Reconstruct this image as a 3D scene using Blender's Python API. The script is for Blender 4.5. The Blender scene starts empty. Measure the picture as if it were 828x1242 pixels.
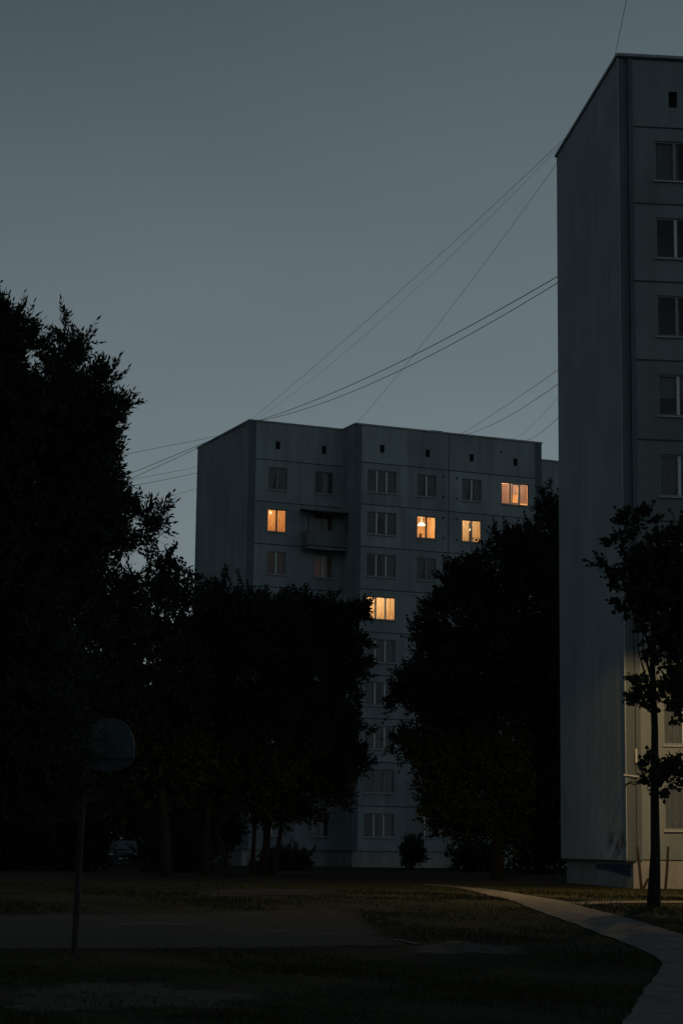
import bpy, math, random
import numpy as np
from mathutils import Vector, Matrix
random.seed(7)
sc = bpy.context.scene
COL = sc.collection
R = math.radians

# ------------------------------------------------------------------ survey
F, PITCH, ROLL, EYE = 2386.49, .1693, .0127, 1.7      # lens in photo pixels, tilt, eye height
def ray(px, py):
    a, b = px - 414., 621. - py
    c, s = math.cos(ROLL), math.sin(ROLL)
    x, y = a*c - b*s, a*s + b*c
    return Vector((x, F*math.cos(PITCH) - y*math.sin(PITCH), F*math.sin(PITCH) + y*math.cos(PITCH)))
def at(px, py, Y):                                     # point seen at a pixel, Y metres away
    d = ray(px, py); d = d*(Y/d.y); d.z += EYE; return d
ZG = .55
def terrain(y): return ZG*min(1., max(0., (y-30.)/16.))
def gp(px, py, dz=0.):                                 # point of the ground seen at a pixel
    d = ray(px, py); t = 1.
    lo, hi = 5., 400.
    for _ in range(60):
        m = (lo+hi)/2
        z = EYE + d.z/d.y*m
        if z > terrain(m): lo = m
        else: hi = m
    return Vector((d.x/d.y*lo, lo, terrain(lo)+dz))

# ------------------------------------------------------------------ materials
def mat(name, col, rough=.8, noise=None, bump=None, metallic=0., spec=.3):
    m = bpy.data.materials.new(name); m.use_nodes = True
    nt = m.node_tree; b = nt.nodes['Principled BSDF']
    b.inputs['Base Color'].default_value = (*col, 1); b.inputs['Roughness'].default_value = rough
    b.inputs['Metallic'].default_value = metallic; b.inputs['Specular IOR Level'].default_value = spec
    tc = nt.nodes.new('ShaderNodeTexCoord')
    if noise:                                          # noise = (scale, dark factor, light factor, (sx,sy,sz))
        mp = nt.nodes.new('ShaderNodeMapping'); mp.inputs['Scale'].default_value = noise[3] if len(noise) > 3 else (1,1,1)
        nt.links.new(tc.outputs['Object'], mp.inputs[0])
        n = nt.nodes.new('ShaderNodeTexNoise'); n.inputs['Scale'].default_value = noise[0]; n.inputs['Detail'].default_value = 6
        n.inputs['Roughness'].default_value = .65
        nt.links.new(mp.outputs[0], n.inputs['Vector'])
        cr = nt.nodes.new('ShaderNodeValToRGB')
        cr.color_ramp.elements[0].position = .3; cr.color_ramp.elements[1].position = .7
        cr.color_ramp.elements[0].color = tuple(c*noise[1] for c in col)+(1,)
        cr.color_ramp.elements[1].color = tuple(min(1, c*noise[2]) for c in col)+(1,)
        nt.links.new(n.outputs['Fac'], cr.inputs[0]); nt.links.new(cr.outputs[0], b.inputs['Base Color'])
    if bump:
        n2 = nt.nodes.new('ShaderNodeTexNoise'); n2.inputs['Scale'].default_value = bump[0]; n2.inputs['Detail'].default_value = 5
        nt.links.new(tc.outputs['Object'], n2.inputs['Vector'])
        bp = nt.nodes.new('ShaderNodeBump'); bp.inputs['Strength'].default_value = bump[1]; bp.inputs['Distance'].default_value = bump[2]
        nt.links.new(n2.outputs['Fac'], bp.inputs['Height']); nt.links.new(bp.outputs[0], b.inputs['Normal'])
    return m

def concrete(name, col, streak=.35, tone=False):
    """panel concrete: broad tone changes, rain streaks, fine grain"""
    m = bpy.data.materials.new(name); m.use_nodes = True
    nt = m.node_tree; N = nt.nodes.new; L = nt.links.new
    b = nt.nodes['Principled BSDF']; b.inputs['Roughness'].default_value = .9; b.inputs['Specular IOR Level'].default_value = .15
    tc = N('ShaderNodeTexCoord')
    def noise(scale, sv, detail):
        mp = N('ShaderNodeMapping'); mp.inputs['Scale'].default_value = sv; L(tc.outputs['Object'], mp.inputs[0])
        n = N('ShaderNodeTexNoise'); n.inputs['Scale'].default_value = scale; n.inputs['Detail'].default_value = detail
        L(mp.outputs[0], n.inputs['Vector']); return n.outputs['Fac']
    def rng(v, a, bb):
        r = N('ShaderNodeMapRange'); r.inputs['From Min'].default_value = .3; r.inputs['From Max'].default_value = .7
        r.inputs['To Min'].default_value = a; r.inputs['To Max'].default_value = bb; L(v, r.inputs['Value']); return r.outputs[0]
    def mul(x, y):
        k = N('ShaderNodeMath'); k.operation = 'MULTIPLY'; L(x, k.inputs[0]); L(y, k.inputs[1]); return k.outputs[0]
    v = mul(mul(rng(noise(.35, (1,1,1), 3), .86, 1.1), rng(noise(1.6, (1,1,.09), 6), 1-streak, 1.08)), rng(noise(14, (1,1,1), 4), .9, 1.08))
    if tone:                                           # every panel was cast and painted a little differently
        at_ = N('ShaderNodeAttribute'); at_.attribute_name = 'tone'; v = mul(v, at_.outputs['Fac'])
    mx = N('ShaderNodeVectorMath'); mx.operation = 'SCALE'; mx.inputs[0].default_value = col
    L(v, mx.inputs['Scale']); L(mx.outputs[0], b.inputs['Base Color'])
    bp = N('ShaderNodeBump'); bp.inputs['Strength'].default_value = .25; bp.inputs['Distance'].default_value = .01
    L(noise(60, (1,1,1), 3), bp.inputs['Height']); L(bp.outputs[0], b.inputs['Normal'])
    return m

def glass(name, refl=1.45, tint=(.9,.93,.95)):
    m = bpy.data.materials.new(name); m.use_nodes = True
    nt = m.node_tree; nt.nodes.clear(); N = nt.nodes.new; L = nt.links.new
    o = N('ShaderNodeOutputMaterial'); mx = N('ShaderNodeMixShader'); fr = N('ShaderNodeFresnel'); fr.inputs[0].default_value = refl
    t = N('ShaderNodeBsdfTransparent'); t.inputs[0].default_value = (*tint, 1)
    g = N('ShaderNodeBsdfGlossy'); g.inputs['Roughness'].default_value = .02; g.inputs['Color'].default_value = (.9,.9,.9,1)
    L(fr.outputs[0], mx.inputs[0]); L(t.outputs[0], mx.inputs[1]); L(g.outputs[0], mx.inputs[2]); L(mx.outputs[0], o.inputs[0])
    return m

def cloth(name, col, trans=.5):
    m = bpy.data.materials.new(name); m.use_nodes = True
    nt = m.node_tree; nt.nodes.clear(); N = nt.nodes.new; L = nt.links.new
    o = N('ShaderNodeOutputMaterial'); mx = N('ShaderNodeMixShader'); mx.inputs[0].default_value = trans
    d = N('ShaderNodeBsdfDiffuse'); t = N('ShaderNodeBsdfTranslucent')
    tc = N('ShaderNodeTexCoord'); n = N('ShaderNodeTexNoise'); n.inputs['Scale'].default_value = 5.; n.inputs['Detail'].default_value = 4
    mp = N('ShaderNodeMapping'); mp.inputs['Scale'].default_value = (3,1,.6); L(tc.outputs['Object'], mp.inputs[0]); L(mp.outputs[0], n.inputs['Vector'])
    cr = N('ShaderNodeValToRGB'); cr.color_ramp.elements[0].color = tuple(c*.75 for c in col)+(1,); cr.color_ramp.elements[1].color = (*col, 1)
    cr.color_ramp.elements[0].position = .35; cr.color_ramp.elements[1].position = .6
    L(n.outputs['Fac'], cr.inputs[0]); L(cr.outputs[0], d.inputs[0]); L(cr.outputs[0], t.inputs[0])
    L(d.outputs[0], mx.inputs[1]); L(t.outputs[0], mx.inputs[2]); L(mx.outputs[0], o.inputs[0])
    return m

def emit(name, col, s):
    m = bpy.data.materials.new(name); m.use_nodes = True
    b = m.node_tree.nodes['Principled BSDF']
    b.inputs['Base Color'].default_value = (.8,.8,.8,1)
    b.inputs['Emission Color'].default_value = (*col, 1); b.inputs['Emission Strength'].default_value = s
    return m

M = dict(
    panel=concrete('panel_concrete', (.305,.348,.36), .2, True),
    panel_pale=concrete('panel_concrete_pale', (.235,.265,.272), .2, True),
    joint=mat('joint_sealant', (.05,.06,.065), .9),
    pier=concrete('pier_concrete', (.125,.15,.168), .12),  # darker and bluer than the wall panels
    pier_dark=concrete('pier_dark_paint', (.2,.21,.215), .2),
    cladding=concrete('ribbed_cladding', (.335,.39,.42), .07),
    plinth=concrete('plinth_render', (.38,.37,.35), .3),
    cap=mat('zinc_flashing', (.3,.32,.33), .5, (3,.7,1.1), metallic=.3),
    roof=mat('roof_felt', (.05,.05,.055), .95, (2,.7,1.2)),
    frame=mat('window_frame_paint', (.66,.68,.68), .5, (6,.85,1.05)),
    frame_dark=mat('weathered_casing_paint', (.27,.29,.29), .6, (6,.7,1.1)),
    frame_old=mat('old_wooden_frame_paint', (.3,.3,.29), .6, (6,.7,1.1)),
    sill=mat('sill_metal', (.45,.46,.46), .45, (8,.7,1.1)),
    glass=glass('window_glass'),
    dark=mat('dark_room', (.05,.05,.055), .9, (1.5,.6,1.3)),
    void=mat('vent_void', (.012,.012,.012), .95),
    net=cloth('net_curtain', (.24,.26,.27), .3),
    blind=cloth('mauve_blind', (.5,.33,.3), .3),
    warmcurt=cloth('orange_curtain', (.82,.55,.28), .55),
    sheer=cloth('sheer_curtain', (.85,.72,.5), .55),
    flower=cloth('flowered_curtain', (.4,.25,.2), .4),
    mauve=cloth('mauve_roller_blind', (.5,.38,.36), .4),
    wallpaper=mat('wallpaper', (.75,.55,.33), .8, (3,.8,1.05)),
    bulb=emit('lamp_shade_glow', (1,.8,.5), 3.),
    steel=mat('galvanised_steel', (.22,.23,.24), .5, (12,.7,1.15), metallic=.5),
    rust=mat('rusty_paint', (.034,.03,.029), .8, (9,.6,1.3), (40,.4,.004)),
    board=mat('backboard_paint', (.09,.115,.125), .7, (4,.55,1.1)),
    boardline=mat('backboard_line', (.05,.06,.068), .7),
    rim=mat('rim_paint', (.25,.07,.04), .6),
    wood=mat('weathered_stake', (.045,.032,.025), .9, (14,.6,1.3,(1,1,.2)), (60,.5,.005)),
    bark=mat('bark', (.02,.018,.016), .95, (9,.5,1.5,(1,1,.25)), (25,.8,.02)),
    leaf=mat('foliage', (.03,.042,.022), .75, (2.5,.6,1.35), spec=.12),
    leaf_b=mat('foliage_bluish', (.026,.04,.026), .7, (2.5,.6,1.35), spec=.15),
    wire=mat('wire_rubber', (.02,.02,.022), .7),
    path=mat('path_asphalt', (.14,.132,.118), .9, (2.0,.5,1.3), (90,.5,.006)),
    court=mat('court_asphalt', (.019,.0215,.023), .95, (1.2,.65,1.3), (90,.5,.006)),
    road=mat('road_asphalt', (.07,.07,.07), .9, (1,.7,1.3), (60,.5,.006)),
    lit_strip=mat('lit_strip_tone', (.22,.215,.2), .9, (4,.7,1.15)),
    line=mat('court_line_paint', (.13,.13,.125), .8, (12,.4,1.2)),
    earth=mat('bare_earth', (.052,.046,.035), .95, (2.2,.55,1.3), (18,.7,.02)),
    grass=mat('grass_blades', (.04,.042,.018), .8, (.7,.55,1.5), spec=.15),
    paint_blue=mat('blue_paint_patch', (.06,.09,.15), .8, (3,.6,1.2)),
    spray=mat('spray_paint', (.1,.1,.105), .8),
    white=mat('white_plastic', (.6,.6,.58), .5),
    carpaint=mat('car_paint', (.05,.055,.06), .25, spec=.6),
    tyre=mat('tyre_rubber', (.02,.02,.02), .9),
    chrome=mat('headlight_glass', (.7,.7,.72), .08, metallic=.9),
    cargl=mat('windscreen_glass', (.02,.025,.03), .05, spec=.9),
    lampglow=emit('street_lamp_glow', (1,.72,.4), 6.),
)

# ground: grass soil with worn patches
def ground_mat():
    m = bpy.data.materials.new('lawn_soil'); m.use_nodes = True
    nt = m.node_tree; N = nt.nodes.new; L = nt.links.new; b = nt.nodes['Principled BSDF']
    b.inputs['Roughness'].default_value = .95; b.inputs['Specular IOR Level'].default_value = .1
    tc = N('ShaderNodeTexCoord')
    n1 = N('ShaderNodeTexNoise'); n1.inputs['Scale'].default_value = .22; n1.inputs['Detail'].default_value = 8; n1.inputs['Roughness'].default_value = .7
    n2 = N('ShaderNodeTexNoise'); n2.inputs['Scale'].default_value = 9.; n2.inputs['Detail'].default_value = 6
    L(tc.outputs['Object'], n1.inputs['Vector']); L(tc.outputs['Object'], n2.inputs['Vector'])
    c1 = N('ShaderNodeValToRGB'); e = c1.color_ramp.elements
    e[0].position = .36; e[0].color = (.028,.032,.015,1); e[1].position = .64; e[1].color = (.05,.044,.026,1)
    L(n1.outputs['Fac'], c1.inputs[0])
    mx = N('ShaderNodeMix'); mx.data_type = 'RGBA'; mx.blend_type = 'MULTIPLY'; mx.inputs[0].default_value = .8
    c2 = N('ShaderNodeValToRGB'); c2.color_ramp.elements[0].color = (.45,.45,.45,1); c2.color_ramp.elements[0].position = .35
    c2.color_ramp.elements[1].color = (1,1,1,1); c2.color_ramp.elements[1].position = .65
    L(n2.outputs['Fac'], c2.inputs[0]); L(c1.outputs[0], mx.inputs[6]); L(c2.outputs[0], mx.inputs[7]); L(mx.outputs[2], b.inputs['Base Color'])
    bp = N('ShaderNodeBump'); bp.inputs['Distance'].default_value = .05; L(n2.outputs['Fac'], bp.inputs['Height']); L(bp.outputs[0], b.inputs['Normal'])
    return m
M['ground'] = ground_mat()

# ------------------------------------------------------------------ helpers
class MB:
    def __init__(s): s.v, s.f, s.m, s.t = [], [], [], {}
    def face(s, pts, mi=0):
        n = len(s.v); s.v += [tuple(p) for p in pts]; s.f.append(tuple(range(n, n+len(pts)))); s.m.append(mi)
    def box(s, x0, y0, z0, x1, y1, z1, mi=0):
        n = len(s.v)
        s.v += [(x0,y0,z0),(x1,y0,z0),(x1,y1,z0),(x0,y1,z0),(x0,y0,z1),(x1,y0,z1),(x1,y1,z1),(x0,y1,z1)]
        for q in ((0,3,2,1),(4,5,6,7),(0,1,5,4),(1,2,6,5),(2,3,7,6),(3,0,4,7)):
            s.f.append(tuple(n+i for i in q)); s.m.append(mi)
    def tube(s, pts, rad, sides=6, mi=0, cap=True):
        pts = [Vector(p) for p in pts]
        if not isinstance(rad, (list, tuple)): rad = [rad]*len(pts)
        n0 = len(s.v); prev = None
        for i, p in enumerate(pts):
            t = (pts[min(i+1, len(pts)-1)] - pts[max(i-1, 0)]).normalized()
            ref = Vector((0,0,1)) if abs(t.z) < .9 else Vector((1,0,0))
            if prev is None: a = t.cross(ref).normalized()
            else: a = (prev - t*prev.dot(t)).normalized()
            prev = a; b = t.cross(a)
            for k in range(sides):
                w = 2*math.pi*k/sides
                s.v.append(tuple(p + (a*math.cos(w) + b*math.sin(w))*rad[i]))
        for i in range(len(pts)-1):
            for k in range(sides):
                k2 = (k+1) % sides
                s.f.append((n0+i*sides+k, n0+i*sides+k2, n0+(i+1)*sides+k2, n0+(i+1)*sides+k)); s.m.append(mi)
        if cap:
            s.f.append(tuple(n0+k for k in range(sides))[::-1]); s.m.append(mi)
            e = n0+(len(pts)-1)*sides; s.f.append(tuple(e+k for k in range(sides))); s.m.append(mi)
    def mesh(s, name, mats, smooth=False):
        me = bpy.data.meshes.new(name); me.from_pydata(s.v, [], s.f)
        for m in (mats if isinstance(mats, (list, tuple)) else [mats]): me.materials.append(m)
        me.polygons.foreach_set('material_index', s.m)
        if smooth: me.polygons.foreach_set('use_smooth', [True]*len(s.f))
        if s.t:
            a = me.attributes.new('tone', 'FLOAT', 'FACE'); a.data.foreach_set('value', [s.t.get(i, 1.) for i in range(len(s.f))])
        me.update(); return me
    def build(s, name, mats, parent=None, loc=None, smooth=False, bevel=0.):
        return link(name, s.mesh(name, mats, smooth), parent, loc, bevel)

def link(name, me, parent=None, loc=None, bevel=0.):
    o = bpy.data.objects.new(name, me); COL.objects.link(o)
    if parent: o.parent = parent
    if loc is not None: o.location = loc
    if bevel:
        b = o.modifiers.new('bevel', 'BEVEL'); b.width = bevel; b.segments = 2; b.limit_method = 'ANGLE'
    return o
def empty(name, loc=(0,0,0), rz=0):
    o = bpy.data.objects.new(name, None); COL.objects.link(o); o.location = loc; o.rotation_euler = (0,0,rz); o.empty_display_size = .3
    return o
def tag(o, label=None, cat=None, group=None, kind=None):
    if label: o['label'] = label
    if cat: o['category'] = cat
    if group: o['group'] = group
    if kind: o['kind'] = kind
    return o

def quads_mesh(name, V, m, k=4):                      # V: (n,k,3) array of loose faces
    n = V.shape[0]; me = bpy.data.meshes.new(name)
    me.vertices.add(n*k); me.vertices.foreach_set('co', V.astype(np.float32).ravel())
    me.loops.add(n*k); me.loops.foreach_set('vertex_index', np.arange(n*k, dtype=np.int32))
    me.polygons.add(n); me.polygons.foreach_set('loop_start', np.arange(0, n*k, k, dtype=np.int32))
    try: me.polygons.foreach_set('loop_total', np.full(n, k, dtype=np.int32))
    except Exception: pass
    me.materials.append(m); me.update(calc_edges=True); return me

# ------------------------------------------------------------------ camera
cam = bpy.data.cameras.new('camera'); co = bpy.data.objects.new('camera', cam); COL.objects.link(co)
cam.sensor_fit = 'HORIZONTAL'; cam.sensor_width = 36; cam.lens = 36*F/828; cam.clip_end = 6000; cam.clip_start = .1
fw = Vector((0, math.cos(PITCH), math.sin(PITCH))); up = Vector((0, -math.sin(PITCH), math.cos(PITCH))); rt = Vector((1,0,0))
c, s = math.cos(ROLL), math.sin(ROLL)
xr, yu = rt*c + up*s, up*c - rt*s
m3 = Matrix((xr, yu, -fw)).transposed(); mw = m3.to_4x4(); mw.translation = (0,0,EYE); co.matrix_world = mw
sc.camera = co

# ------------------------------------------------------------------ world: dusk sky
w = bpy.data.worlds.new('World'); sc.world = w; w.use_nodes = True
nt = w.node_tree; nt.nodes.clear(); N = nt.nodes.new; L = nt.links.new
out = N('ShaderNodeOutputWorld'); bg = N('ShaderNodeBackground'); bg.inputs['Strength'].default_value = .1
L(bg.outputs[0], out.inputs[0])
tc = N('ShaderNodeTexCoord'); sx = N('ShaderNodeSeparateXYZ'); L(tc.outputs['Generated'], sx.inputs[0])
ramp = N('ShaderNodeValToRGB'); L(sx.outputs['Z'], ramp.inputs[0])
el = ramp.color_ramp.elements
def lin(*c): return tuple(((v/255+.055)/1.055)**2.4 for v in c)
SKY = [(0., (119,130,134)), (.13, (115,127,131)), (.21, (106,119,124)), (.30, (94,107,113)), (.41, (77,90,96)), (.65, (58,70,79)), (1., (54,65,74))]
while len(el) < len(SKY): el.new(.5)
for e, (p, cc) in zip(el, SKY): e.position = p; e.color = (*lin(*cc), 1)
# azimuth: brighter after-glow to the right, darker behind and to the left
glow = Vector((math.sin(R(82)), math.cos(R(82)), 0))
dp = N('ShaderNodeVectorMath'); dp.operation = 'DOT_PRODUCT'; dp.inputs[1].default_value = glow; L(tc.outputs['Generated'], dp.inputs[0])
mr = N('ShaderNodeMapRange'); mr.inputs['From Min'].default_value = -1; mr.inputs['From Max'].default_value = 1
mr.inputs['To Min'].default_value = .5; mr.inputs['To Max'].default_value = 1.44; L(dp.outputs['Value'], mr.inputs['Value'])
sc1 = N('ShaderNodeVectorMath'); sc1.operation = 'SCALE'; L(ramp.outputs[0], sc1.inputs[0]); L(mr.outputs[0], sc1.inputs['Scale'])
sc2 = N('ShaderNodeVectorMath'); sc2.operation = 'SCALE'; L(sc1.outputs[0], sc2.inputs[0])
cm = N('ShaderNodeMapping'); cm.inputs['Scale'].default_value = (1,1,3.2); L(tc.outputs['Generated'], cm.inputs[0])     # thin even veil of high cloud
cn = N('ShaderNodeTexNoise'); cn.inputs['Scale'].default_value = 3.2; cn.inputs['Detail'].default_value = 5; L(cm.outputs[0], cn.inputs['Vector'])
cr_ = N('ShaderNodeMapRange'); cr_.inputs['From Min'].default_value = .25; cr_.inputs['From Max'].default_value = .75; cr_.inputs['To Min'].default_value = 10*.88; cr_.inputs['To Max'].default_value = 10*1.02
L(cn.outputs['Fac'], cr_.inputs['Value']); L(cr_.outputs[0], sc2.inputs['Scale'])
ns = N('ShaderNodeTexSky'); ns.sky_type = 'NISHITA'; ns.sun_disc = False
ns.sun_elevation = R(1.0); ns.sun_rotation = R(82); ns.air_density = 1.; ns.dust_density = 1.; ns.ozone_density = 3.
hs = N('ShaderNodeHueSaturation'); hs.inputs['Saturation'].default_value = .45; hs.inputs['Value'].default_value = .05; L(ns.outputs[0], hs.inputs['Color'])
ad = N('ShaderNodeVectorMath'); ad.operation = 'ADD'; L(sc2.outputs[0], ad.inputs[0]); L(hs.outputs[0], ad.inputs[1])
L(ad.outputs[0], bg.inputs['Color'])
sun = bpy.data.lights.new('sun', 'SUN'); sun.energy = .02; sun.angle = R(12); sun.color = (1,.85,.7)
so = bpy.data.objects.new('sun', sun); COL.objects.link(so)
so.rotation_euler = Vector((-glow.x, -glow.y, -.03)).to_track_quat('-Z', 'Y').to_euler(); so.location = (60,40,60)

# ------------------------------------------------------------------ ground, court, paths
rng = np.random.default_rng(3)
g = MB()
ys = [-400, 0, 30, 46, 140, 400, 3000]; xs_ = [-3000, -400, -60, -20, 0, 20, 60, 400, 3000]
for j in range(len(ys)-1):
    for i in range(len(xs_)-1):
        g.face([(xs_[i],ys[j],terrain(ys[j])), (xs_[i+1],ys[j],terrain(ys[j])), (xs_[i+1],ys[j+1],terrain(ys[j+1])), (xs_[i],ys[j+1],terrain(ys[j+1]))])
tag(g.build('ground', M['ground']), 'dark worn lawn between the apartment blocks', 'ground', kind='structure')

def strip(name, a_px, b_px, m, dz, n=60, wob=0., K=6, ragged_rim=False):
    """a sheet between two ground polylines (photo survey points), following the terrain"""
    def sample(px):
        P = [gp(*p) if len(p) == 2 and not isinstance(p, Vector) else Vector(p) for p in px]
        d = [0.]
        for i in range(1, len(P)): d.append(d[-1] + (P[i]-P[i-1]).length)
        o = []
        for k in range(n+1):
            t = d[-1]*k/n; i = 0
            while i < len(P)-2 and d[i+1] < t: i += 1
            # smooth interpolation through the survey points
            u = (t-d[i])/max(1e-6, d[i+1]-d[i])
            p0, p1, p2, p3 = P[max(i-1,0)], P[i], P[i+1], P[min(i+2,len(P)-1)]
            q = .5*((2*p1) + (p2-p0)*u + (2*p0-5*p1+4*p2-p3)*u*u + (3*p1-p0-3*p2+p3)*u**3)
            o.append(q)
        return o
    A, B = sample(a_px), sample(b_px)
    mb = MB(); rows = []
    for i in range(n+1):
        a, b = A[i], B[i]
        if wob:
            dirv = (b-a).normalized(); a = a + dirv*random.uniform(-wob, wob); b = b + dirv*random.uniform(-wob, wob)
        row = []
        for k in range(K+1):
            p = a.lerp(b, k/K); row.append((p.x, p.y, terrain(p.y)+dz))
        rows.append(row)
    for i in range(n):
        for k in range(K):
            if not ragged_rim: mb.face([rows[i][k], rows[i+1][k], rows[i+1][k+1], rows[i][k+1]])
            else: q = i*(K+1)+k; mb.f.append((q, q+K+1, q+K+2, q+1)); mb.m.append(0)
    if ragged_rim: mb.v = [p for r_ in rows for p in r_]
    o = mb.build(name, m)
    if ragged_rim:
        at_ = o.data.attributes.new('cover', 'FLOAT', 'POINT')
        at_.data.foreach_set('value', [min(1., min(k,K-k)/(K*.12), min(i,n-i)/(n*.16)) for i in range(n+1) for k in range(K+1)])
    return o
tag(strip('footpath', [(505,1073),(560,1079),(604,1090),(655,1107),(710,1127),(765,1149),(803,1169),(783,1200),(757,1242),(720,1300)],
          [(522,1073.5),(596,1080),(650,1089),(700,1099),(760,1115),(828,1135),(880,1152),(900,1190),(905,1242),(910,1300)], M['path'], .02, 90, .03),
    'pale asphalt footpath curving past the ribbed end wall', 'path', kind='structure')
tag(strip('pavement', [(690,1095.5),(760,1094),(828,1094),(1000,1096)], [(705,1098.5),(760,1096.3),(828,1096.3),(1000,1098.5)], M['path'], .014, 30, .02),
    'narrow paved strip branching off the path behind the young tree', 'path', kind='structure')
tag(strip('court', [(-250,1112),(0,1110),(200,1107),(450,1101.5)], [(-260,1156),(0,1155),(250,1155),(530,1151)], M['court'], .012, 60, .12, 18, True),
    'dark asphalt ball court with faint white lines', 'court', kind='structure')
tag(strip('court_line', [(478,1140.3),(492,1142.6),(507,1146)], [(477,1141.3),(491,1143.7),(505,1147.2)], M['line'], .018, 16, .02),
    'faint white court line at its right corner', 'line', kind='structure')
tag(strip('court_line', [(250,1129.5),(340,1131.5),(430,1135.5)], [(250,1130.2),(340,1132.2),(430,1136.3)], M['line'], .018, 30, .025),
    'worn white line across the middle of the dark court', 'line', kind='structure')
tag(strip('court_line', [(140,1122),(185,1121.5),(230,1122)], [(140,1123),(185,1122.6),(230,1123.2)], M['line'], .018, 20, .025),
    'short worn white line beside the hoop on the dark court', 'line', kind='structure')
tag(strip('pavement', [(225,1083),(320,1076.5),(424,1077)], [(245,1090),(330,1087.5),(432,1085.5)], M['court'], .012, 30, .15, 8, True),
    'grey asphalt strip beyond the ball court under the trees', 'path', kind='structure')
rd = MB(); rd.box(-90, 92, ZG-.2, -12.5, 99, ZG+.02)
tag(rd.build('road', M['road']), 'dark access road behind the trees by the parked car', 'road', kind='structure')
kb = MB(); kb.box(-90, 91.7, ZG-.2, -11.5, 92, ZG+.12); kb.box(-11.8, 92, ZG-.2, -11.5, 99, ZG+.12)  # pale colour stands in for lamplight falling on the road edge
tag(kb.build('lit_strip', M['lit_strip'], bevel=.02), 'raised strip along the dark access road, pale in place of lamplight', 'lit_strip', kind='structure')
def patch(px0, px1, y0, y1, label):
    mb = MB(); c = gp((px0+px1)/2, (y0+y1)/2); a = gp(px0, (y0+y1)/2); b0 = gp((px0+px1)/2, y1); b1 = gp((px0+px1)/2, y0)
    rx, ry = (c-a).length, (b1-b0).length/2; n = 64; ph = [random.uniform(0,6.3) for _ in range(5)]
    ring = []
    for k in range(n):
        t = 2*math.pi*k/n; r = 1 + .16*math.sin(3*t+ph[0]) + .11*math.sin(5*t+ph[1]) + .08*math.sin(9*t+ph[2]) + .06*math.sin(17*t+ph[3])+random.uniform(-.04,.04)
        x, y = c.x+rx*r*math.cos(t), c.y+ry*r*math.sin(t); ring.append((x, y, terrain(y)+.006))
    cc = (c.x, c.y, terrain(c.y)+.006); mid = [((p[0]-c.x)*.55+c.x, (p[1]-c.y)*.55+c.y) for p in ring]; mid = [(x, y, terrain(y)+.006) for x, y in mid]
    mb.v = [cc]+mid+ring
    for k in range(n):
        k2 = (k+1)%n; mb.f += [(0,1+k,1+k2), (1+k,1+n+k,1+n+k2,1+k2)]; mb.m += [0,0]
    o = mb.build('bare_earth', M['earth'])
    at_ = o.data.attributes.new('cover', 'FLOAT', 'POINT'); at_.data.foreach_set('value', [1.]+[.8]*n+[0.]*n)
    tag(o, label, 'bare earth', kind='structure')
def ragged(m):
    """worn earth that breaks up into the lawn at its rim"""
    nt = m.node_tree; N = nt.nodes.new; L = nt.links.new
    a = N('ShaderNodeAttribute'); a.attribute_name = 'cover'; tc = N('ShaderNodeTexCoord'); n = N('ShaderNodeTexNoise'); n.inputs['Scale'].default_value = 2.2; n.inputs['Detail'].default_value = 8; n.inputs['Roughness'].default_value = .75
    L(tc.outputs['Object'], n.inputs['Vector']); sm = N('ShaderNodeMath'); sm.operation = 'ADD'; L(a.outputs['Fac'], sm.inputs[0]); L(n.outputs['Fac'], sm.inputs[1])
    r = N('ShaderNodeMapRange'); r.inputs['From Min'].default_value = .72; r.inputs['From Max'].default_value = 1.15; L(sm.outputs[0], r.inputs['Value'])
    mx = N('ShaderNodeMixShader'); t = N('ShaderNodeBsdfTransparent'); o = nt.nodes['Material Output']; b = nt.nodes['Principled BSDF']
    L(r.outputs[0], mx.inputs[0]); L(t.outputs[0], mx.inputs[1]); L(b.outputs[0], mx.inputs[2]); L(mx.outputs[0], o.inputs['Surface'])
ragged(M['earth']); ragged(M['court'])
patch(-60, 350, 1188, 1232, 'pale worn earth in the lawn in front of the court')
patch(470, 660, 1141, 1161, 'sandy worn earth in the lawn beside the curving path')

# grass blades
n = 260000
yy = 18.5 + (62-18.5)*rng.random(n)**1.7
xx = (rng.random(n)*2-1)*(yy*.2+1.5)
nz = np.sin(xx*1.3+yy*.7)+np.sin(xx*.6-yy*1.1+1.7)+np.sin(xx*2.9+yy*2.1)*.6+rng.normal(0,.8,n)
keep = nz > -.3
# no blades on the paved surfaces
pf = [gp(*p) for p in [(505,1073),(560,1079),(604,1090),(655,1107),(710,1127),(765,1149),(803,1169),(783,1200),(757,1242),(720,1300)]]
pg = [gp(*p) for p in [(910,1300),(905,1242),(900,1190),(880,1152),(828,1135),(760,1115),(700,1099),(650,1089),(596,1080),(522,1073.5)]]
ct = [gp(*p) for p in [(-250,1112),(0,1110),(200,1107),(428,1103),(478,1150),(250,1153),(0,1153.5),(-260,1155)]]
def inside(P):
    r_ = np.zeros(n, bool); k = len(P)
    for i in range(k):
        a, b = P[i], P[(i+1)%k]
        c_ = ((a.y > yy) != (b.y > yy)) & (xx < (b.x-a.x)*(yy-a.y)/((b.y-a.y) or 1e-9)+a.x); r_ ^= c_
    return r_
keep &= ~inside(pf+pg) & ~inside(ct)
for (a0,a1,b0,b1) in ((-60,350,1188,1232),(470,660,1141,1161)):
    c_ = gp((a0+a1)/2,(b0+b1)/2); rx = (c_-gp(a0,(b0+b1)/2)).length; ry = (gp((a0+a1)/2,b0)-gp((a0+a1)/2,b1)).length/2
    keep &= ~((((xx-c_.x)/rx)**2+((yy-c_.y)/ry)**2 < .85) & (rng.random(n) < .8))
xx, yy = xx[keep], yy[keep]; k = len(xx)
zz = ZG*np.clip((yy-30)/16, 0, 1)
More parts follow.
